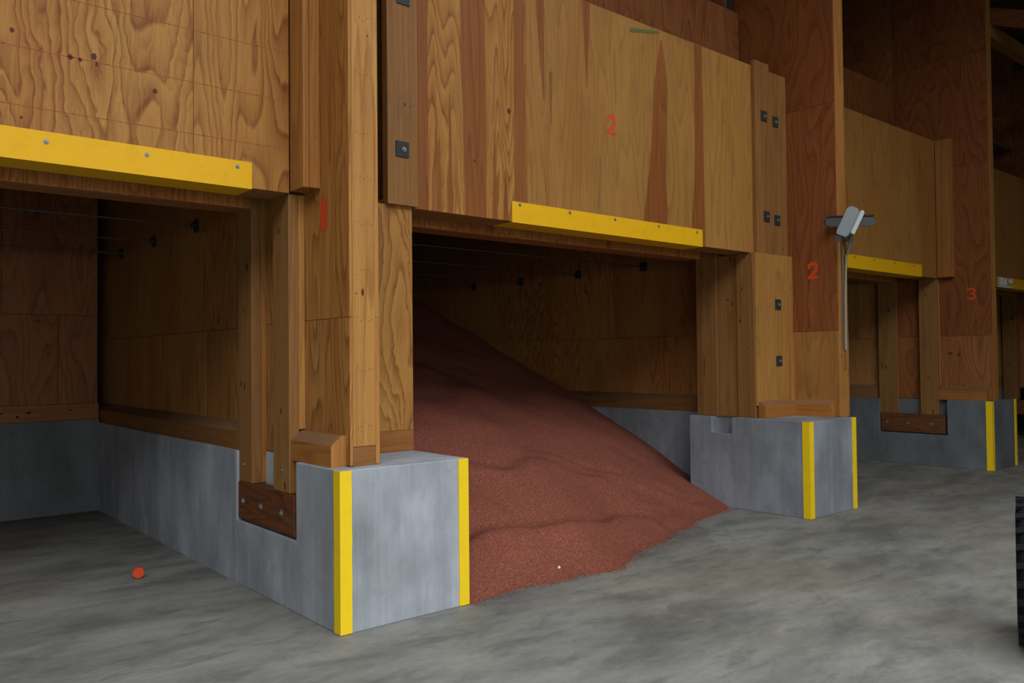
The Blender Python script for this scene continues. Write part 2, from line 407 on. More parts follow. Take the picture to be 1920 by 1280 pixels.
# ------------------------------------------------------------------ dividing walls between bins
def panels(parent, face, plane, th, a0, a1, zs, width, mat, stagger=0.0, tint=1.0, name='plywood_panel', lines=(), warm=0.0, knots=()):
    """rows of plywood sheets on one side of a wall; face 'x': sheets look to -x and run along y"""
    rows = list(zip(zs[:-1], zs[1:]))
    for r, (za, zb) in enumerate(rows):
        cuts = [a0]; c = a0 + (stagger if r % 2 else width)
        while c < a1-0.15: cuts.append(c); c += width
        cuts.append(a1)
        for p, q in zip(cuts[:-1], cuts[1:]):
            gp = 0.0018
            if face == 'x': bx = (plane, plane+th, p+gp, q-gp, za+gp, zb-gp)
            else: bx = (p+gp, q-gp, plane, plane+th, za+gp, zb-gp)
            ls = [(p+gp, z_, q-gp, z_) for z_ in lines if za+0.01 < z_ < zb-0.01]
            nl = []
            for z_ in lines:
                if za < z_ < zb: nl += [(p+0.05+0.15*k, z_+random.uniform(-.004, .004)) for k in range(int((q-p)/0.15))]
            ks = [k for k in knots if p+.03 < k[0] < q-.03 and za+.03 < k[1] < zb-.03]
            hi = za > 4.2 and face == 'x'
            piece(name, parent, bx, 'z', PLYR if hi else random.choice(mat) if isinstance(mat, list) else mat, (lambda k: (k, k*.94, k*1.02))(tint*random.uniform(.9, 1.08)) if warm == 0 else tnt(tint, 0.09, warm), 0.0012, face=face, lines=ls, nails=nl, knots=ks)

def divider(cx, dy, typ, label, front_blk, back=BACK):
    """typ A: wall flush with the left side of its pier, B: flush with the right side"""
    e = empty('wall_divider', (cx, 5.75+dy, 0), label, kind='structure')
    if typ == 'A': c0, c1, p0, p1, fx0, fx1 = cx, cx+0.445, cx+0.135, cx+0.335, cx+.135, cx+.335
    else: c0, c1, p0, p1 = cx+0.50, cx+0.92, cx+0.62, cx+0.95
    ys = front_blk
    bm = bmesh.new(); add_box(bm, c0, c1, ys, back, 0, TOPC)
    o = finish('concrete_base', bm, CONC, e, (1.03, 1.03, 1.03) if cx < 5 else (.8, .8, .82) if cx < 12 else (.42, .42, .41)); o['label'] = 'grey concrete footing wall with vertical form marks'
    bm = bmesh.new(); add_box(bm, p0+0.021, p1-0.021, 5.66+dy, back, TOPC, 6.2)
    finish('stud_core', bm, [DIRTF], e)
    bm = bmesh.new()
    A = [(5.66+dy, 6.2), (back, 6.2), (back, roof_z(back)+.2), (5.66+dy, roof_z(5.66+dy)+.2)]
    a = [bm.verts.new((p0, *q)) for q in A]; b = [bm.verts.new((p1, *q)) for q in A]
    bm.faces.new(a); bm.faces.new(b[::-1])
    for i in range(4): bm.faces.new((a[i], b[i], b[(i+1) % 4], a[(i+1) % 4]))
    bmesh.ops.recalc_face_normals(bm, faces=bm.faces); uvs(bm, 'z', rnd())
    finish('gable_sheet', bm, PLYR, e, (0.8, 0.8, 0.8))
    zs = [TOPC+.01, 1.86, 4.3, 6.2]
    panels(e, 'x', p0, 0.02, 5.66+dy, back, zs, 1.22, [PLYG, PLYB], 0.6, 1.0, lines=(1.33, 1.62, 2.05, 2.5))
    prism('sill_board', e, [(c0+.02, TOPC), (p0+.02, TOPC), (p0+.02, TOPC+.195), (p0, TOPC+.195), (c0+.02, TOPC+.135)], 'y', ys+.01, back, LUMD, (0.8, .74, .68), topmat=DUST)
    # right hand side seen only from other places
    bm = bmesh.new(); add_box(bm, p1-.02, p1, 5.66+dy, back, TOPC, 6.2); uvs(bm, 'z', rnd())
    finish('plywood_lining', bm, PLYB, e, (.9, .9, .9))
    if typ == 'A':
        prism('sill_board', e, [(c1-.02, TOPC), (p1-.02, TOPC), (p1-.02, TOPC+.195), (p1, TOPC+.195), (c1-.02, TOPC+.135)], 'y', ys+.01, back, LUMD, (0.8, .74, .68), topmat=DUST)
    return e

def guard(parent, x, y, side, label):
    """yellow steel angle on a vertical pier corner; side -1 = left corner, +1 = right corner"""
    bm = bmesh.new(); t = 0.006; L = 0.072
    s = -side
    pf = [(x+side*t, y-t), (x+s*L, y-t), (x+s*L, y), (x, y), (x, y+L), (x+side*t, y+L)]
    n = 14; rng = random.Random(int(x*100))
    rows = []
    for k in range(n+1):
        z = 0.004+(TOPC-0.006)*k/n
        rows.append([bm.verts.new((p[0]+(rng.uniform(-.0015, .0015) if i in (1, 2) else 0), p[1]+(rng.uniform(-.0015, .0015) if i in (4, 5) else 0), z)) for i, p in enumerate(pf)])
    for r0, r1 in zip(rows[:-1], rows[1:]):
        for i in range(6): bm.faces.new((r0[i], r0[(i+1) % 6], r1[(i+1) % 6], r1[i]))
    bm.faces.new(rows[0][::-1]); bm.faces.new(rows[-1])
    bmesh.ops.recalc_face_normals(bm, faces=bm.faces)
    o = finish('corner_guard', bm, YELG, parent); o['label'] = label; return o

def pier(cx, cy, typ, label, w_=0.925, tint=(1, 1, 1)):
    e = empty('concrete_pier', (cx+w_/2, cy+0.7, 0), label, 'pier', 'concrete piers between the bins')
    depth = 1.59 if typ == 'A' else 1.45
    if typ == 'A': cut = [(cx-.1, cx+.125, cy+.585, cy+1.56, .452, 1.2)]
    else: cut = [(cx-.1, cx+.13, cy+.90, cy+1.155, .785, 1.2)]
    bm = cut_box((cx, cx+w_, cy, cy+depth, 0, TOPC), cut, 0.006)
    finish('block', bm, CONC, e, tint)
    guard(e, cx, cy, -1, 'yellow painted steel angle on the left front corner')
    guard(e, cx+w_, cy, 1, 'yellow painted steel angle on the right front corner')
    return e

def bolt(parent, p, axis, r=0.012, hr=0.02, L=0.02, mat=None):
    bm = bmesh.new(); p = Vector(p); d = Vector((-1, 0, 0)) if axis == 'x' else Vector((0, -1, 0))
    cyl(bm, p, p+d*0.003, hr*1.25, 14); cyl(bm, p+d*0.003, p+d*L, hr*.8, 6); cyl(bm, p+d*L, p+d*(L+.004), r*.8, 8)
    return finish('bolt', bm, mat or ZINC, parent)

def column(x0, x1, y0, y1, z0, z1, label, boards, knots=(), bolts=()):
    e = empty('timber_column', ((x0+x1)/2, (y0+y1)/2, z0), label, 'column')
    b0 = None
    for (a, b, zb, m_, t_) in boards:
        q = piece('board', e, (a, b, y0, y1, zb, z1), 'z', m_, t_, 0.004, face='x', knots=[k for k in knots if a == x0],
              nails=[] )
        b0 = b0 or q
    for (y, z) in bolts: bolt(b0, (x0, y, z), 'x', .007, .013, .008)
    return e

def ledger(x, y0, y1, label, bs):
    e = empty('bolted_plank', (x, (y0+y1)/2, .46), label, 'plank', 'bolted planks under the column pairs')
    bm = bmesh.new(); add_box(bm, x-.012, x+.09, y0, y1, .466, .733, bev=.004); uvs(bm, 'y', rnd())
    pk = finish('plank', bm, TREAT, e)
    for (y, z) in bs: bolt(pk, (x-.012, y, z), 'x', .010, .019, .010)
    return e

def buttress(x0, x1, yf, dy, label, digit, typ, ztop=7.0):
    e = empty('timber_buttress', ((x0+x1)/2, yf, TOPC), label, 'buttress')
    yb = 5.655+dy
    panz = [TOPC+.004, 1.866, 4.30, 5.86, ztop]
    mats = ([PLYB, PLYB, PLYR, PLYR] if typ == 'A1' else [PLYG, PLYR, PLYR, PLYR])
    if typ == 'A3': mats = [PLYR, PLYR, PLYR, PLYR]
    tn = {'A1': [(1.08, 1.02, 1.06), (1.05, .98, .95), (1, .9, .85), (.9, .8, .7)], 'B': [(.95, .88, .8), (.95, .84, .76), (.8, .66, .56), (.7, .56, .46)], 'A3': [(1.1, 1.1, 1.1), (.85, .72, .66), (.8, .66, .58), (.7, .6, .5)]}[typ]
    for i, (za, zb) in enumerate(zip(panz[:-1], panz[1:])):
        ks = []
        if typ == 'A3' and i == 0: ks = [(4.98, 1.62, .03, .02), (4.86, 1.60, .025, .02)]
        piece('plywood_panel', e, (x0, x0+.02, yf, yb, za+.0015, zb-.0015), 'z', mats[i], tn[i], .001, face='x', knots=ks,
              lines=[(yf, zb-.03, 5.03+dy, zb-.03)] if i == 1 and typ == 'A1' else ())
        piece('plywood_lining', e, (x1-.028, x1, yf-(.0 if i else .004), yb, za+.0015, zb-.0015), 'z', LUM if typ == 'A1' else PLYG, (1.12, 1.12, 1.12) if typ == 'A1' else (.95, .95, .95), .001)
    nl = []
    z = 1.2
    while z < 6.2:
        nl += [(x0+.04+(x1-x0-.08)*t, z+random.uniform(-.02, .02)) for t in (0.1, .3, .5, .72, .9)]; z += random.uniform(.27, .36)
    kn = {'A1': [(x0+.09, 2.02, .010, .022), (x0+.045, 2.01, .006, .004), (x0+.14, 4.05, .006, .011), (x0+.135, 3.62, .005, .007)], 'B': [(x0+.06, 1.6, .007, .012), (x0+.05, 3.06, .007, .012)], 'A3': []}[typ]
    piece('end_board', e, (x0+.0205, x1-.0285, yf-.004, yf+.075, TOPC+.12 if typ == 'A1' else TOPC, ztop), 'z', LUM, (1.05, 1.03, .98) if typ == 'A1' else (.96, .92, .86), .002, nails=nl, knots=kn)
    if typ == 'A1': piece('sill_block', e, (x0+.0205, x1-.0285, yf-.002, yf+.075, TOPC, TOPC+.118), 'x', LUMD, (.95, .85, .75), .003)
    bm = bmesh.new(); add_box(bm, x0+.021, x1-.029, yf+.08, yb, TOPC, ztop); finish('stud_core', bm, [DIRTF], e)
    if typ == 'A1': strokes('painted_number', e, 'x', x0, 4.757, 2.455, .045, .16, ONE, .085, PAINTO, 'orange stencilled 1')
    if typ == 'B': strokes('painted_number', e, 'x', x0, 4.635, 2.44, .098, .163, TWO, .036, PAINTO, 'orange stencilled 2', flip=True)
    if typ == 'A3' and digit: strokes('painted_number', e, 'x', x0, 4.62, 2.38, .11, .15, THREE, .026, PAINTO, 'faded orange stencilled 3', flip=True)
    return e

def sill_on(parent, x_in, x_out, y0, y1, z=TOPC, tint=(.98, .82, .66), name='sill_block'):
    return prism(name, parent, [(x_out, z), (x_in, z), (x_in, z+.2), (x_out+.0, z+.135)], 'y', y0, y1, LUMD, tint, topmat=DUST)

# ---- pier 1 / 3 / 4 are type A, pier 2 type B
X1, Y1 = 2.325, 4.33
X2, Y2 = 7.415, 4.30
X3, Y3 = 12.285, 4.40
X4, Y4 = 17.30, 4.42
D1, D2, D3, D4 = 0.0, -0.03, 0.06, 0.08

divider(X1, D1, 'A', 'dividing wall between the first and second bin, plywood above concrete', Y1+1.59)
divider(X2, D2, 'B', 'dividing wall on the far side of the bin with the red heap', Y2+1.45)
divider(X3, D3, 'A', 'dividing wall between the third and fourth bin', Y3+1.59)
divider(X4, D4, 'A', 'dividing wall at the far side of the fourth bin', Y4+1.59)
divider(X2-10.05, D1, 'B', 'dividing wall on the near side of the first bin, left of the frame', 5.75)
bm = cut_box((-2.62, -1.71, 4.33, 5.74, 0, TOPC), [], .006); o = finish('concrete_pier', bm, CONC, loc=(-2.2, 5, 0)); tag(o, 'concrete pier at the near side of the first bin, left of the photo', 'pier', 'concrete piers between the bins')
buttress(-2.0, -1.79, 4.43, D1, 'plywood buttress at the near side of the first bin, left of the photo', 0, 'A3')
# back walls of the bins
def backwall(x0, x1, y, label):
    e = empty('wall_back', ((x0+x1)/2, y, 0), label, kind='structure')
    bm = bmesh.new(); add_box(bm, x0, x1, y, y+.3, 0, TOPC+.035); o = finish('concrete_base', bm, CONC, e, (.30, .30, .29)); o['label'] = 'dark concrete footing of the back wall'  # base tinted much darker than the pier concrete
    panels(e, 'y', y+.06, .02, x0, x1, [TOPC+.04, 2.12, 4.56, roof_z(y)+.1], 1.22, PLYR, .7, .9, warm=.06, knots=[(1.70, 2.4, .01, .02), (1.75, 2.05, .02, .015), (1.85, 1.7, .012, .02)])
    bm = bmesh.new(); add_box(bm, x0, x1, y+.081, y+.3, TOPC, roof_z(y)+.1); finish('stud_core', bm, [DIRTF], e)
    piece('sill_board', e, (x0, x1, y+.015, y+.058, TOPC+.036, 1.165), 'x', LUMD, (.85, .68, .5), .003, knots=[(1.42, 1.09, .012, .006), (1.66, 1.09, .02, .01), (2.05, 1.1, .012, .008), (1.56, 1.05, .012, .012)])
    return e
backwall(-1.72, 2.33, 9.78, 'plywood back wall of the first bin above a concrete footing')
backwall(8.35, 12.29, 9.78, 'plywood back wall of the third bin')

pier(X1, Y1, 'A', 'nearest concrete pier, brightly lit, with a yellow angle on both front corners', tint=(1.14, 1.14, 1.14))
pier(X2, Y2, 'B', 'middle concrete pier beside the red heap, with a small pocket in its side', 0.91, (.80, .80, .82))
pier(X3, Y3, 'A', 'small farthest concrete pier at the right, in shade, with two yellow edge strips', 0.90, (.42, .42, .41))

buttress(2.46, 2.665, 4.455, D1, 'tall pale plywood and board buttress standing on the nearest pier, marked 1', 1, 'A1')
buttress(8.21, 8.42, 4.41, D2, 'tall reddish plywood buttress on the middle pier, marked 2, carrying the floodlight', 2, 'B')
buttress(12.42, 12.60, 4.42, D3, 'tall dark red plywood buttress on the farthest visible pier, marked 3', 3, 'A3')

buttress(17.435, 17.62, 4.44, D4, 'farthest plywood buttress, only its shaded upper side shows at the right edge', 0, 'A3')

# column pairs on the left of type A piers
cols = []
def colpair(cx, dy, labs, lab_plank, tone=1.0):
    xo = cx+.02; xp = cx+.135
    t = lambda a, b, c: (a*tone, b*tone, c*tone)
    column(xo, xp, 5.66+dy, 5.91+dy, .735, 3.20, labs[0], [(xo, xo+.075, .735, LUMD, t(.98, .95, .9)), (xo+.0755, xp, .735, PLYG, t(1.12, .95, .85))],
           knots=[(5.74+dy, 2.28, .02, .035), (5.79+dy, 1.42, .012, .03), (5.85+dy, 1.44, .012, .028), (5.80+dy, 1.98, .008, .02)], bolts=[(5.80+dy, .86)])
    column(xo, xp, 5.05+dy, 5.30+dy, .735, 2.70, labs[1], [(xo, xo+.07, .735, LUMD, t(1.08, 1.06, 1.0)), (xo+.0705, xp, 1.15, LUM, t(1.12, 1.1, 1.05))],
           knots=[(5.20+dy, 2.47, .01, .025), (5.12+dy, .78, .012, .03), (5.18+dy, 1.27, .012, .02)], bolts=[(5.16+dy, .88)])
    ledger(xo, 4.96+dy, 5.88+dy, lab_plank, [(5.79+dy, .60), (5.48+dy, .60), (5.15+dy, .60)])
colpair(X1, D1, ('slim pale timber column nearest the inside of the first bin', 'pale two-board timber column beside the buttress marked 1'), 'dark brown plank with three bolts set in the nearest pier')
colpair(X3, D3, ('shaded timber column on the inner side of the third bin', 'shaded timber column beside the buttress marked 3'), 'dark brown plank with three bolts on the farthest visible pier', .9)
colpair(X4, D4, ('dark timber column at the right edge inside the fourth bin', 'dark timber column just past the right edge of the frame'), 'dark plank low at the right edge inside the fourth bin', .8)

# sills on the fin sides
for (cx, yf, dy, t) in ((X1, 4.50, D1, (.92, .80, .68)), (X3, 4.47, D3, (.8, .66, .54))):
    e = empty('sill_block', (cx+.08, yf, TOPC), ('chamfered pale timber sill block on the nearest pier beside buttress 1' if cx == X1 else 'shaded brown timber sill block on the farthest visible pier beside buttress 3'), 'sill')
    prism('timber', e, [(cx+.03, TOPC), (cx+.134, TOPC), (cx+.134, TOPC+.19), (cx+.10, TOPC+.19), (cx+.03, TOPC+.13)], 'y', yf, 5.045+dy, LUM, t, topmat=DUST)

# jamb on the right of the nearest pier
def jambA(cx, dy, w_, label):
    e = empty('door_jamb', (cx+.6, 5.0+dy, TOPC), label, 'jamb')
    x0, x1 = cx+.345, cx+w_
    piece('plywood_panel', e, (x0, x1, 4.965+dy, 4.985+dy, TOPC+.15, 2.698), 'z', PLY, (.93, .9, .8), .001,
          nails=[(x1-.03, 1.3+.2*k) for k in range(7)], knots=[(x1-.30, 1.69, .012, .02)])
    piece('sill_board', e, (x0, x1, 4.962+dy, 4.985+dy, TOPC+.001, TOPC+.148), 'x', LUMD, (1.05, .88, .66), .002, nails=[(x1-.2, 1.08), (x1-.08, 1.0)])
    piece('stud', e, (x1-.15, x1-.002, 4.986+dy, 5.72+dy, TOPC, 2.698), 'z', LUMD, (.9, .85, .8), .003)
    return e
jambA(X1, D1, .925, 'plywood faced door jamb on the right half of the nearest pier')
jambA(X3, D3, .90, 'plywood faced door jamb hidden behind the buttress marked 3')
# jamb on the middle pier
e = empty('door_jamb', (7.9, 5.0, TOPC), 'boarded door jamb on the left half of the middle pier, with two square washers', 'jamb')
yj = 4.94
piece('plywood_panel', e, (7.505, 8.13, yj, yj+.02, TOPC+.13, 2.698), 'z', PLYG, (1.08, 1.04, .98), .001, knots=[(8.05, 2.3, .006, .01)])
piece('batten', e, (8.133, 8.208, yj-.012, yj+.02, TOPC+.13, 2.698), 'z', LUM, (.95, .88, .8), .002, knots=[(8.17, 2.35, .008, .012)])
piece('stud', e, (7.50, 7.60, yj+.021, 5.17, TOPC+.001, 2.698), 'z', LUMD, (.95, .88, .78), .003, face='x', knots=[(5.10, 2.32, .01, .025), (5.13, 1.98, .012, .025), (5.03, 1.7, .008, .01)])
piece('stud', e, (7.525, 7.60, 5.172, 5.43, TOPC+.001, 2.698), 'z', LUMD, (.95, .88, .78), .003, face='x', knots=[(5.26, 2.66, .012, .03), (5.3, 2.22, .03, .008), (5.24, 2.17, .012, .03)])
piece('stud', e, (7.50, 7.60, 5.432, 5.70, TOPC+.001, 3.1), 'z', LUMD, (.86, .8, .74), .003, face='x', knots=[(5.62, 2.52, .01, .04), (5.6, 1.5, .006, .12)])
prism('sill_board', e, [(yj-.085, TOPC), (yj-.001, TOPC), (yj-.001, TOPC+.175), (yj-.085, TOPC+.125)], 'x', 7.53, 8.125, LUM, (.95, .84, .66), topmat=DUST)
prism('sill_board', e, [(8.127, TOPC), (8.209, TOPC), (8.209, TOPC+.175), (8.127, TOPC+.125)], 'y', 4.47, yj-.001, LUM, (.95, .78, .6), topmat=DUST)

# ------------------------------------------------------------------ headers over the bins
def header(n, x0, x1, dy, cuts, mats, tints, label, zc=5.62, zt=4.71, extra=None, knots=(), lines=(), setback=True):
    e = empty('bin_header', ((x0+x1)/2, 5.03+dy, 2.70), label, 'header')
    y = 5.03+dy; zt0 = 2.70
    xs = [x0]+cuts+[x1]
    for i, (a, b) in enumerate(zip(xs[:-1], xs[1:])):
        ls = [(a+.003, z_, b-.003, z_-.0) for z_ in lines]
        nl = [(a+.06+.17*k, z_) for z_ in lines for k in range(int((b-a)/.17))]
        st = [s for s in (extra or []) if a-.02 <= min(p[0] for p in s) and max(p[0] for p in s) <= b+.02]
        piece('plywood_panel', e, (a+.0015, b-.0015, y, y+.02, zt0, zt), 'z', mats[i], tints[i], .001, lines=ls, nails=nl,
              knots=[k for k in knots if a < k[0] < b], streaks=st)
    piece('soffit_board', e, (x0, x1, y+.021, y+.29, zt0+.001, zt0+.04), 'x', LUMD, (1.25, 1.15, 1.05), .002, knots=())
    piece('rear_board', e, (x0, x1, y+.27, y+.29, zt0+.041, zt), 'x', LUMD, (.8, .8, .8), .002)
    piece('top_shelf', e, (x0, x1, y+.021, y+.60, zt-.03, zt-.002), 'x', LUMD, (.8, .7, .6), .002)
    ysb = y+.57
    c = x0; k = 0
    while c < x1-.1:
        d = min(c+1.22, x1); 
        piece('upper_panel', e, (c+.0015, d-.0015, ysb, ysb+.02, zt, zc), 'z', PLYR, tnt(.92, .08, .04), .001); c = d
    return e
def lbeam(x0, x1, dy, label):
    e = empty('lintel_beam', ((x0+x1)/2, 5.66+dy, 2.69), label, 'beam')
    piece('face_board', e, (x0, x1, 5.66+dy, 5.70+dy, 2.69, 3.0), 'z', PLYB, (1.2, .98, .88), .002)
    piece('beam_core', e, (x0, x1, 5.701+dy, 5.92+dy, 2.691, 3.0), 'x', LUMD, (1.2, 1.0, .9), .003, knots=())
    return e
header(1, -1.72, 2.343, D1, [-.72, .50, 1.725], [PLY, PLY, PLY, PLYB], [(1, 1, 1), (1, 1, 1), (1.0, .98, .93), (1.02, .96, .86)],
       'golden plywood header over the first bin at the upper left', lines=(2.985, 3.30, 3.62),
       knots=[(.77, 3.38, .012, .014), (1.05, 3.30, .014, .016), (1.10, 3.295, .01, .013), (1.17, 3.33, .016, .02), (1.185, 3.29, .008, .016), (1.50, 3.20, .013, .016), (.815, 2.92, .008, .008)])
def T(x, z0, z1, w0, w1, lean=0.0, n=7, jag=.15):
    """heartwood streak polygon: x centre at the bottom, widths at bottom and top"""
    L, Rr = [], []
    for k in range(n+1):
        t = k/n; c = x+lean*t; w_ = (w0*(1-t)+w1*t)/2*(1+random.uniform(-jag, jag))
        z = z0+(z1-z0)*t; L.append((c-w_, z)); Rr.append((c+w_, z))
    return L+Rr[::-1]
hz0, hz1 = 2.702, 4.705
def TS(rows): return [(x-w_/2, z) for x, z, w_ in rows]+[(x+w_/2, z) for x, z, w_ in rows[::-1]]
st2 = [T(3.37, hz0, hz1, .10, .10, 0, jag=.05), T(3.86, hz0, hz1, .20, .26, -.02, jag=.06), T(4.315, hz0, hz1, .13, .11, .0, jag=.03), 
       T(4.58, 3.75, hz1, .015, .12, -.04, jag=.1), T(5.09, 3.95, hz1, .01, .10, .0, jag=.1), T(4.66, 3.55, 4.0, .01, .04, 0), T(3.52, hz0, 3.25, .04, .01), T(3.62, hz0, 3.6, .05, .01), T(4.05, hz0, 3.4, .06, .01), T(4.16, hz0, 3.1, .05, .02),
       TS([(5.97, 2.702, .34), (6.0, 3.0, .33), (6.02, 3.3, .25), (6.05, 3.6, .22), (6.07, 3.9, .21), (6.09, 4.2, .19), (6.10, 4.45, .10), (6.10, 4.62, .01)]), TS([(6.63, 2.702, .22), (6.635, 2.95, .21), (6.65, 3.2, .16), (6.66, 3.6, .14), (6.66, 4.1, .13), (6.665, 4.705, .12)])]
h2 = header(2, 3.04, 8.205, D2, [4.387, 6.745, 7.56], [PLYB, PLYG, PLYG, PLYG], [(1.0, .94, .82), (1.0, .95, .86), (1.08, 1.02, .92), (1.02, .96, .88)],
       'plywood header with dark heartwood streaks over the heap bin, marked 2', extra=st2,
       knots=[(4.20, 3.58, .018, .026), (3.85, 3.13, .010, .014)])
strokes('painted_number', h2, 'y', 5.03+D2, 5.347, 3.605, .098, .155, TWO, .030, PAINTO, 'orange stencilled 2')
bm = bmesh.new(); decal(bm, 'y', 5.03+D2-.002, [(5.66, 4.585), (6.08, 4.675), (6.08, 4.695), (5.66, 4.625)], 0)
o = finish('marker_stroke', bm, [PAINTG], h2); o['label'] = 'short green marker stroke near the top edge'
nb = [(3.06+.055*(k % 4)+random.uniform(-.01, .01), 2.78+.28*(k//4)+random.uniform(-.02, .02)) for k in range(28)]
piece('end_board', h2, (3.03, 3.285, 4.962+D2, 5.028+D2, 2.698, 4.76), 'z', LUMD, (.98, .94, .84), .002, nails=nb, knots=[(3.175, 3.42, .009, .014), (3.22, 3.41, .005, .008)],
      label='dull tan end board beside the buttress', off=(4, 9))
piece('end_board', h2, (7.575, 7.845, 4.985+D2, 5.028+D2, 2.698, 4.76), 'z', LUMD, (.95, .86, .76), .002, knots=[(7.76, 3.93, .008, .012)], label='narrow raised end board carrying square washers')
piece('end_board', h2, (7.85, 8.205, 5.005+D2, 5.029+D2, 2.70, 4.70), 'z', LUMD, (.9, .84, .7), .002, knots=[(8.10, 2.78, .012, .012)])
h3 = header(3, 8.425, 12.30, D3, [9.65, 10.87], [PLYG, PLYG, PLYG], [(1, .94, .84)]*3, 'plain tan plywood header over the third bin behind the floodlight', zc=5.60, zt=4.69)
strokes('painted_number', h3, 'y', 5.03+D3, 10.46, 3.60, .06, .17, ONE, .035, PAINTO, 'small faded orange stencilled mark')
h4 = header(4, 12.61, 17.3, D4, [13.83, 15.05, 16.27], [PLYG]*4, [(1, .94, .84)]*4, 'tan plywood header over the fourth bin, cut off by the right frame edge', zc=5.15, zt=4.62)
strokes('painted_number', h4, 'y', 5.03+D4, 14.93, 3.61, .03, .10, ONE, .03, PAINTO, 'tiny orange stencilled mark')
piece('filler_stud', h2, (2.67, 3.02, 5.16, 5.6, 2.70, 4.7), 'z', LUMD, (.5, .4, .3), .002)
lbeam(-1.72, 2.343, D1, 'reddish lintel beam behind the header of the first bin')
lbeam(3.255, 7.50, D2, 'dark red lintel beam behind the header over the heap')
lbeam(8.6, 12.30, D3, 'dark lintel beam behind the header of the third bin')
lbeam(13.2, 17.3, D4, 'dark lintel beam behind the header of the fourth bin')

# upper posts beside the fins
def upost(cx, dy, label, z1=4.9, tone=1.0):
    e = empty('hanging_post', (cx+.08, 4.93+dy, 2.71), label, 'post')
    x0, x1 = cx+.022, cx+.133
    piece('side_board', e, (x0, x0+.04, 4.835+dy, 5.028+dy, 2.71, z1), 'z', LUM, (.92*tone, .82*tone, .74*tone), .002, face='x')
    piece('front_board', e, (x0+.041, x1, 4.825+dy, 5.028+dy, 2.71, z1), 'z', LUM, (.98*tone, .86*tone, .82*tone), .002, nails=[(x0+.08, 2.85+.19*k) for k in range(10)])
upost(X1, D1, 'reddish pine post hanging between the first header and buttress 1')
upost(X3, D3, 'shaded pine post hanging at the right end of the third header', 4.69, .85)

# ------------------------------------------------------------------ yellow lintel guards
def lintel(x0, x1, dy, screws, label, glare=False):
    e = empty('lintel_guard', ((x0+x1)/2, 5.03+dy, 2.70), label, 'lintel guard', 'yellow steel angles along the header bottoms')
    y = 5.029+dy; t = .006
    bm = bmesh.new()
    pr = [(y-t, 2.862), (y, 2.862), (y, 2.6985), (y+.24, 2.6985), (y+.24, 2.6925), (y-t, 2.6925)]
    n = 12; rows = [[bm.verts.new((x0+(x1-x0)*k/n, *p)) for p in pr] for k in range(n+1)]
    for a, b in zip(rows[:-1], rows[1:]):
        for i in range(6): bm.faces.new((a[i], a[(i+1) % 6], b[(i+1) % 6], b[i]))
    bm.faces.new(rows[0][::-1]); bm.faces.new(rows[-1])
    bmesh.ops.recalc_face_normals(bm, faces=bm.faces)
    sa = finish('steel_angle', bm, YEL, e)
    for sx, sz in screws:
        b = bolt(sa, (sx, y-t, sz), 'y', .006, .011, .007); b.name = 'screw'
    if glare:  # white patches stand in for glare on the end of the angle
        bm = bmesh.new()
        for (a, b, za, zb) in ((x0, x0+.34, 2.72, 2.85), (x0+.40, x0+.62, 2.77, 2.85), (x0-.03, x0+.62, 2.69, 2.715)):
            q = bmesh.ops.create_grid(bm, x_segments=8, y_segments=4, size=.5)
            for v in q['verts']:
                u_, w_ = v.co.x+.5, v.co.y+.5
                v.co = Vector((a+(b-a)*u_, y-t-.006-random.uniform(0, .02), za+(zb-za)*w_))
        o = finish('glare_patch', bm, GLARE, e, smooth=True); o['label'] = 'crumpled white patches for the glare on the left end'
    return e
lintel(-1.2, 2.087, D1, [(-.64, 2.80), (-.12, 2.80), (.40, 2.80), (.932, 2.806), (1.454, 2.814), (1.993, 2.823)], 'bright yellow steel angle along the bottom of the first header')
lintel(4.22, 6.69, D2, [(4.30, 2.84), (4.86, 2.837), (5.42, 2.835), (6.02, 2.832), (6.60, 2.83)], 'yellow steel angle along the header above the red heap')
lintel(9.3, 11.80, D3, [(9.9, 2.83), (10.4, 2.83), (10.98, 2.83), (11.55, 2.83)], 'yellow steel angle on the third header, right of the floodlight')
lintel(14.62, 16.8, D4, [(15.5, 2.8)], 'yellow steel angle with white glare patches, cut off at the right frame edge', glare=True)

# ------------------------------------------------------------------ square washers
def washer(x, y, z, label, s=.055):
    e = empty('square_washer', (x, y, z), label, 'washer', 'square bolt washers on the timber')
    bm = bmesh.new(); add_box(bm, x-s, x+s, y-.008, y, z-s*1.02, z+s*1.02, bev=.0015); pt = finish('plate', bm, STEEL, e)
    b = bolt(pt, (x+.012, y-.008, z), 'y', .009, .014, .012); b.name = 'bolt'
yb_ = 4.962+D2
washer(3.150, yb_, 3.095, 'black square washer on the tan board right of buttress 1, lower one')
washer(3.165, yb_, 4.19, 'black square washer on the tan board right of buttress 1, cut by the top edge')
for (x, z, yy, lab) in ((7.735, 4.18, 4.985+D2, 'upper left washer of the four on the streaked header end'), (7.985, 4.165, 5.005+D2, 'upper right washer of the four on the streaked header end'),
                    (7.76, 3.10, 4.985+D2, 'lower left washer of the four on the streaked header end'), (7.995, 3.085, 5.005+D2, 'lower right washer of the four on the streaked header end'),
                    (7.925, 2.16, yj, 'upper washer on the jamb of the middle pier'), (7.93, 1.55, yj, 'lower washer on the jamb of the middle pier')):
    washer(x, yy, z, lab)

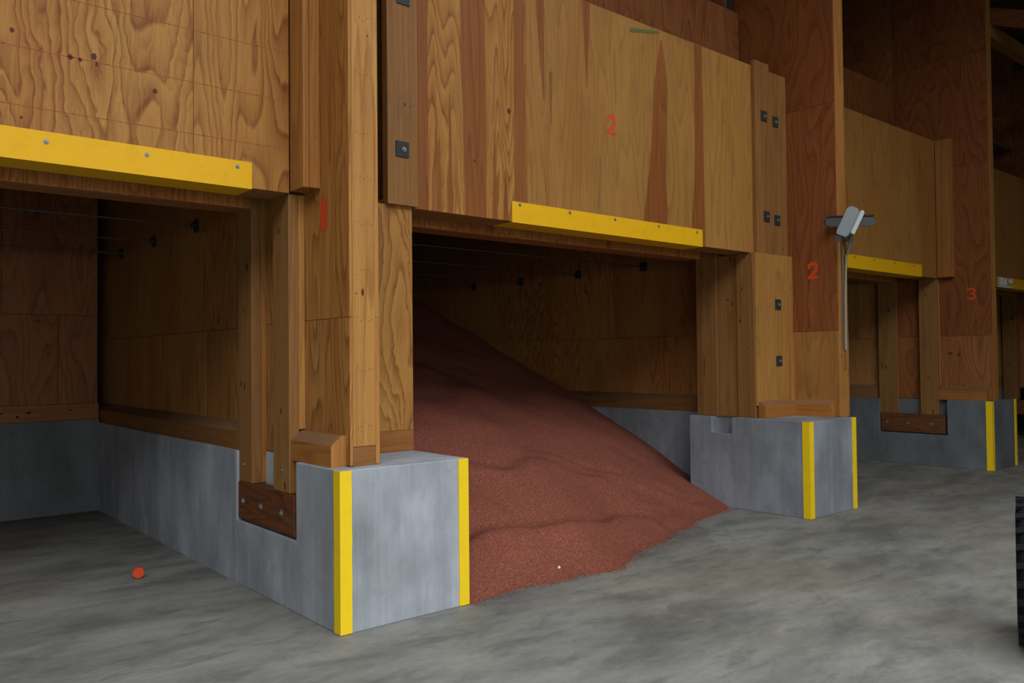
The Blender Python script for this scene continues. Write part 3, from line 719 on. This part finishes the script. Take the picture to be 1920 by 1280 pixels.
# ------------------------------------------------------------------ tie rods inside the bins
def tierod(x0, x1, y, z, label, grp):
    e = empty('tie_rod', ((x0+x1)/2, y, z), label, 'tie rod', grp)
    bm = bmesh.new(); cyl(bm, (x0, y, z), (x1, y, z), .0075, 8); finish('rod', bm, RODM, e)
    for xx, s in ((x0, 1), (x1, -1)):
        bm = bmesh.new(); a, b = sorted((xx, xx+s*.012)); add_box(bm, a, b, y-.055, y+.055, z-.055, z+.055); pl_ = finish('washer_plate', bm, STEEL, e)
        bm = bmesh.new(); cyl(bm, (xx+s*.012, y, z), (xx+s*.05, y, z), .024, 6); finish('nut', bm, STEEL, pl_)
for y, l in ((7.09, 'nearest'), (8.25, 'middle'), (9.36, 'farthest')):
    tierod(-1.47, 2.46, y, 2.765, l+' of the three thin steel tie rods across the first bin', 'tie rods in the first bin')
for y, l in ((6.92, 'nearest steel tie rod across the heap bin'), (8.10, 'second steel tie rod across the heap bin'), (9.32, 'third steel tie rod across the heap bin'), (10.48, 'fourth steel tie rod, deep in the dark heap bin')):
    tierod(2.66, 8.035, y, 2.76, l, 'tie rods in the heap bin')

# ------------------------------------------------------------------ the heap
toe = [(2.7, 4.2), (3.23, 4.305), (3.40, 4.36), (3.76, 4.385), (4.06, 4.335), (4.17, 4.312), (4.26, 4.37), (4.53, 4.27), (4.66, 4.276), (4.88, 4.39), (5.23, 4.58), (5.55, 4.64), (5.84, 4.746),
       (6.01, 4.86), (6.32, 4.874), (6.53, 5.02), (6.80, 5.067), (7.21, 5.15), (7.43, 5.24), (7.93, 5.78), (8.1, 5.95)]
def ytoe(x):
    for (a, b), (c, d) in zip(toe[:-1], toe[1:]):
        if a <= x <= c: return b+(d-b)*(x-a)/(c-a)
    return toe[0][1] if x < toe[0][0] else toe[-1][1]
def ytoe_s(x):
    return sum(ytoe(x+o)*w_ for o, w_ in ((-.5, .15), (-.25, .2), (0, .3), (.25, .2), (.5, .15)))
# slumps: lines in plan where the surface steps down towards the hall and swells just below
SCARPS = [([(3.25, 4.75), (3.9, 4.98), (4.5, 4.92), (5.1, 4.98), (5.6, 5.15), (6.0, 5.08)], .075, .16),
          ([(3.6, 5.7), (4.1, 5.95), (4.7, 5.72), (5.3, 5.9), (5.9, 5.75)], .05, .16),
          ([(5.6, 6.1), (6.2, 5.75), (6.7, 5.5), (6.95, 5.3)], .055, .12),
          ([(3.2, 6.9), (4.0, 7.4), (4.9, 7.0), (5.6, 7.6)], .03, .25)]
def scarp(x, y, L, drop, wd):
    if x < L[0][0]-.5 or x > L[-1][0]+.5: return 0
    xx = min(max(x, L[0][0]), L[-1][0])
    for (a, b), (c, d) in zip(L[:-1], L[1:]):
        if a <= xx <= c:
            t = (xx-a)/(c-a); t = t*t*(3-2*t); yl = b+(d-b)*t; break
    e = (y-yl)/wd
    fade = max(0, 1-max(0, L[0][0]-x, x-L[-1][0])/.5)
    if e < -5 or e > 5: return 0
    return fade*drop*(math.exp(-(e+.9)**2)*.9 - math.exp(-(e-.35)**2*1.6)*.8)
def G(x, y, cx, cy, sx, sy, rot=0.0):
    dx, dy_ = x-cx, y-cy; c, s = math.cos(rot), math.sin(rot)
    a, b = dx*c+dy_*s, -dx*s+dy_*c
    return math.exp(-(a/sx)**2-(b/sy)**2)
def hz(x, y):
    d0 = y-ytoe(x)
    d = d0 if d0 < 0.1 else 0.1+(d0-0.1)+(ytoe(x)-ytoe_s(x))*min(1, (d0-.1)/.5)
    z = 0.47*d if d < 2.0 else 0.94+0.40*(d-2.0)
    if d > 0: z *= 0.90+0.10*min(1, d/1.0)
    if d0 > 0:
        f_ = min(1, d0/0.45)
        for line, drop, wd in SCARPS:
            z += f_*scarp(x, y, line, drop, wd)
        z += f_*(0.05*noise.noise(Vector((x*1.3, y*1.1, 3)))+0.022*noise.noise(Vector((x*3.1, y*2.6, 9)))+.005*noise.noise(Vector((x*11, y*11, 5))))
    return z
bm = bmesh.new()
def heap_grid(x0, x1, y0, y1, st):
    nx, ny = max(2, int((x1-x0)/st)), max(2, int((y1-y0)/st)); V = {}
    for i in range(nx+1):
        for j in range(ny+1):
            x, y = x0+(x1-x0)*i/nx, y0+(y1-y0)*j/ny
            V[i, j] = bm.verts.new((x, y, hz(x, y)))
    for i in range(nx):
        for j in range(ny):
            q = [V[i, j], V[i+1, j], V[i+1, j+1], V[i, j+1]]
            if max(v.co.z for v in q) > -0.012: bm.faces.new(q)
heap_grid(3.252, 7.413, 4.1, 5.75, .028)
heap_grid(2.772, 7.913, 5.75, BACK-.01, .05)
bmesh.ops.delete(bm, geom=[v for v in bm.verts if not v.link_faces], context='VERTS')
for f in bm.faces: f.smooth = True
rg = random.Random(3)
for k in range(5200):
    x = rg.uniform(3.27, 7.35); y = ytoe(x)+rg.gauss(0, .035) - abs(rg.gauss(0, .03))*(rg.random() < .4)
    if k % 3 == 0: y = ytoe(x)+abs(rg.gauss(0, .25))
    r = rg.uniform(.0018, .0042); z = max(0, hz(x, y))+r*.6
    vs_ = [bm.verts.new((x+a*r, y+b*r, z+c*r*.8)) for a, b, c in ((1, 0, 0), (-1, 0, 0), (0, 1, 0), (0, -1, 0), (0, 0, 1), (0, 0, -1))]
    for a, b, c in ((0, 2, 4), (2, 1, 4), (1, 3, 4), (3, 0, 4), (2, 0, 5), (1, 2, 5), (3, 1, 5), (0, 3, 5)): bm.faces.new((vs_[a], vs_[b], vs_[c]))
bm.normal_update()
hp = finish('fertilizer_heap', bm, HEAP, loc=(5.3, 5.2, 0))
tag(hp, 'large sloping heap of brick red granular fertilizer spilling out of the second bin', 'heap', kind='stuff')
bm = bmesh.new(); bmesh.ops.create_icosphere(bm, subdivisions=2, radius=.011); 
for v in bm.verts: v.co *= random.uniform(.8, 1.15)
px_, py_ = 4.18, 4.45
bmesh.ops.translate(bm, verts=bm.verts, vec=(px_, py_, hz(px_, py_)+.008))
tag(finish('pebble', bm, PEB, loc=(px_, py_, hz(px_, py_))), 'tiny white pebble on the lower edge of the red heap', 'pebble')

# ------------------------------------------------------------------ orange cap on the floor
e = empty('bottle_cap', (1.82, 6.5, 0), 'orange plastic screw cap lying on edge on the floor of the first bin', 'cap')
ax = Vector((-.30, -.95, .12)).normalized(); c0 = Vector((1.82, 6.50, .041))
bm = bmesh.new(); cyl(bm, c0+ax*.03, c0-ax*.025, .040, 20); 
bmesh.ops.bevel(bm, geom=[ed for ed in bm.edges if len(ed.link_faces) == 2 and ed.calc_face_angle(0) > 1], offset=.004, segments=2, affect='EDGES')
finish('cap_body', bm, CAPM, e)
bm = bmesh.new()
side = ax.cross(Vector((0, 0, 1))).normalized(); up = side.cross(ax)
for k in range(20):
    t = 2*math.pi*k/20; d = side*math.cos(t)+up*math.sin(t)
    cyl(bm, c0+d*.040+ax*.024, c0+d*.040-ax*.022, .0022, 4)
finish('grip_ribs', bm, CAPM, e)

# ------------------------------------------------------------------ floor marks
bm = bmesh.new()
def arc(pts, w_):
    for (p, q) in zip(pts[:-1], pts[1:]):
        P, Q = Vector(p), Vector(q); d = (Q-P).normalized(); s = Vector((-d.y, d.x, 0))*w_/2
        f = poly(bm, [(P-s)+Vector((0, 0, .0015)), (Q-s)+Vector((0, 0, .0015)), (Q+s)+Vector((0, 0, .0015)), (P+s)+Vector((0, 0, .0015))])
        f.normal_update(); 
        if f.normal.z < 0: f.normal_flip()
for k in range(5):
    a, b, c = Vector((.98+.02*k, 4.60-.045*k, 0)), Vector((1.14+.02*k, 4.76-.05*k, 0)), Vector((1.32+.01*k, 4.72-.06*k, 0))
    pts = [(a*(1-t)**2+b*2*t*(1-t)+c*t*t) for t in [i/8 for i in range(9)]]
    arc([tuple(p) for p in pts[random.randint(0, 1):]], random.uniform(.004, .012))
o = finish('scuff_mark', bm, SCUFF, fl); o['label'] = 'pale brushed scuff arcs'
bm = bmesh.new(); arc([(6.57, 4.71, 0), (6.1, 4.28, 0), (5.642, 3.857, 0)], .006)
o = finish('joint_line', bm, JOINT, fl); o['label'] = 'thin pale line in the floor'

# ------------------------------------------------------------------ floodlight on the second buttress
e = empty('floodlight', (8.36, 4.38, 2.85), 'grey metal twin head floodlight with hanging conduit on the buttress marked 2', 'light fixture')
vd = Vector((.885, .465, 0)); pr_ = Vector((.60, -.80, 0)).normalized()
bc = Vector((8.17, 4.23, 2.925))
bm = bmesh.new(); cyl(bm, (8.32, 4.405, 2.87), (8.32, 4.33, 2.87), .062, 20); cyl(bm, (8.32, 4.33, 2.87), (8.32, 4.27, 2.93), .03, 12); finish('mount_base', bm, ALUD, e, smooth=False)
def head(name, c, d, n_, L, W, T_, mat, taper=.05, edge=None):
    """flat lamp head: long axis d, face normal n_"""
    d = d.normalized(); n_ = (n_-d*n_.dot(d)).normalized(); s = d.cross(n_)
    pf = [(-L/2, -W/2+taper*.5), (-L/2, W/2-taper*.5), (-L/2+taper, W/2), (L/2-taper, W/2), (L/2, W/2-taper), (L/2, -W/2+taper), (L/2-taper, -W/2), (-L/2+taper, -W/2)]
    bm = bmesh.new(); A = [bm.verts.new(c+d*a+s*b-n_*T_/2) for a, b in pf]; B = [bm.verts.new(c+d*a*.97+s*b*.92+n_*T_/2) for a, b in pf]
    bm.faces.new(A); bm.faces.new(B[::-1])
    for i in range(8): bm.faces.new((A[i], B[i], B[(i+1) % 8], A[(i+1) % 8]))
    bmesh.ops.recalc_face_normals(bm, faces=bm.faces)
    bmesh.ops.bevel(bm, geom=bm.edges[:], offset=.005, segments=2, affect='EDGES')
    return finish(name, bm, mat, e, smooth=False)
ZU = Vector((0, 0, 1))
A1 = bc+Vector((0, 0, .07))
h = head('lamp_head', A1+vd*.05, pr_+ZU*-.02, -vd*.9+ZU*-.25, .52, .10, .06, ALUD); h['label'] = 'dark grey horizontal lamp head'
bm = bmesh.new(); q0 = A1+vd*.05; dd = (pr_+ZU*-.02).normalized()
cyl(bm, q0-dd*.23+ZU*.056-vd*.03, q0+dd*.23+ZU*.056-vd*.03, .010, 8); finish('gasket', bm, BLACK, e)
d2 = (pr_*.42+ZU*.9).normalized()
bc = bc-Vector((.19, 0, .065))
h = head('lamp_head', bc-vd*.10+d2*.10+pr_*.02, d2, -vd, .32, .13, .05, ALU, .03); h['label'] = 'silver upright lamp head'
h = head('lens', bc-vd*.10+d2*.09+pr_*.115, d2, -vd+pr_*.8, .26, .045, .03, GLASSM, .015); h['label'] = 'white lens edge of the upright head'
bm = bmesh.new(); cyl(bm, bc-vd*.08-d2*.08, bc+Vector((0, 0, .03))+vd*.03, .035, 12); finish('knuckle', bm, ALU, e)
def tube(name, pts, r, mat, lab=None):
    bm = bmesh.new()
    for a, b in zip(pts[:-1], pts[1:]): cyl(bm, a, b, r, 8)
    o = finish(name, bm, mat, e); 
    if lab: o['label'] = lab
    return o
tube('conduit', [(8.335, 4.31, 2.88), (8.365, 4.34, 2.80), (8.36, 4.37, 2.68)], .018, ALU, 'short silver elbow')
tube('conduit', [(8.36, 4.385, 2.68), (8.335, 4.39, 2.2), (8.325, 4.39, 1.66)], .013, CONDM, 'pale grey conduit running down')
tube('cable', [(8.29, 4.395, 2.82), (8.295, 4.398, 2.2), (8.305, 4.398, 1.66)], .008, ALUD, 'thin grey cable')
bm = bmesh.new(); add_box(bm, 8.318, 8.342, 4.392, 4.406, 1.46, 1.665); o = finish('cable_cover', bm, BROWNM, e); o['label'] = 'thin brown batten below the conduit'

# ------------------------------------------------------------------ roof timbers
brace(12.70, 'dark red roof brace running out from the top of buttress 3, upper right corner')
e = empty('tie_beam', (15, 4.45, 6.08), 'pale beam running across the fourth bin under the roof, upper right corner', 'beam')
piece('timber', e, (12.61, 17.7, 4.42, 4.56, 6.075, 6.27), 'x', LUMD, (1, .95, .9), .004)

# ------------------------------------------------------------------ loader wheel at the right edge
axd = Vector((.316, -.949, 0)); wc = Vector((5.128, 1.585, .405)); WFW = Vector((.949, .316, 0))
e = empty('loader_wheel', (wc.x, wc.y, 0), 'black rubber tyre of a parked machine at the right edge of the photo', 'wheel')
def lathe(prof, n, mat, name, lab=None):
    bm = bmesh.new(); fw = WFW; rows = []
    for k in range(n):
        t = 2*math.pi*k/n; rd = fw*math.cos(t)+ZU*math.sin(t)
        rows.append([bm.verts.new(wc+axd*a+rd*r) for a, r in prof])
    m_ = len(prof)
    for k in range(n):
        for i in range(m_-1): bm.faces.new((rows[k][i], rows[k][i+1], rows[(k+1) % n][i+1], rows[(k+1) % n][i]))
    bmesh.ops.recalc_face_normals(bm, faces=bm.faces)
    o = finish(name, bm, mat, e, smooth=True)
    if lab: o['label'] = lab
    return o
lathe([(-.105, .22), (-.125, .25), (-.135, .31), (-.13, .36), (-.10, .39), (0, .398), (.10, .39), (.13, .36), (.135, .31), (.125, .25), (.105, .22)], 48, RUBBER, 'tyre')
lathe([(-.105, .222), (-.09, .20), (-.02, .19), (-.02, .06), (-.06, .05), (-.06, .0)], 32, RIM, 'rim')
lathe([(.105, .222), (.09, .20), (.03, .19), (.03, .0)], 32, RIM, 'rim')
bm = bmesh.new(); fw = WFW
for k in range(26):
    t = 2*math.pi*k/26; rd = fw*math.cos(t)+ZU*math.sin(t); tg = -fw*math.sin(t)+ZU*math.cos(t)
    for s in (-1, 1):
        c = wc+rd*.391+axd*s*.07+tg*(.02 if s > 0 else -.02)
        a_, b_, n_ = (axd*.062+tg*.012*s), tg*.016, rd*.010
        P = [c+i*a_+j*b_+l*n_ for i in (-1, 1) for j in (-1, 1) for l in (-1, 1)]
        V = [bm.verts.new(p) for p in P]
        for q in ((0, 1, 3, 2), (4, 6, 7, 5), (0, 4, 5, 1), (2, 3, 7, 6), (0, 2, 6, 4), (1, 5, 7, 3)): bm.faces.new([V[i] for i in q])
bmesh.ops.recalc_face_normals(bm, faces=bm.faces)
o = finish('tread_lugs', bm, RUBBER, e); o['kind'] = 'stuff'
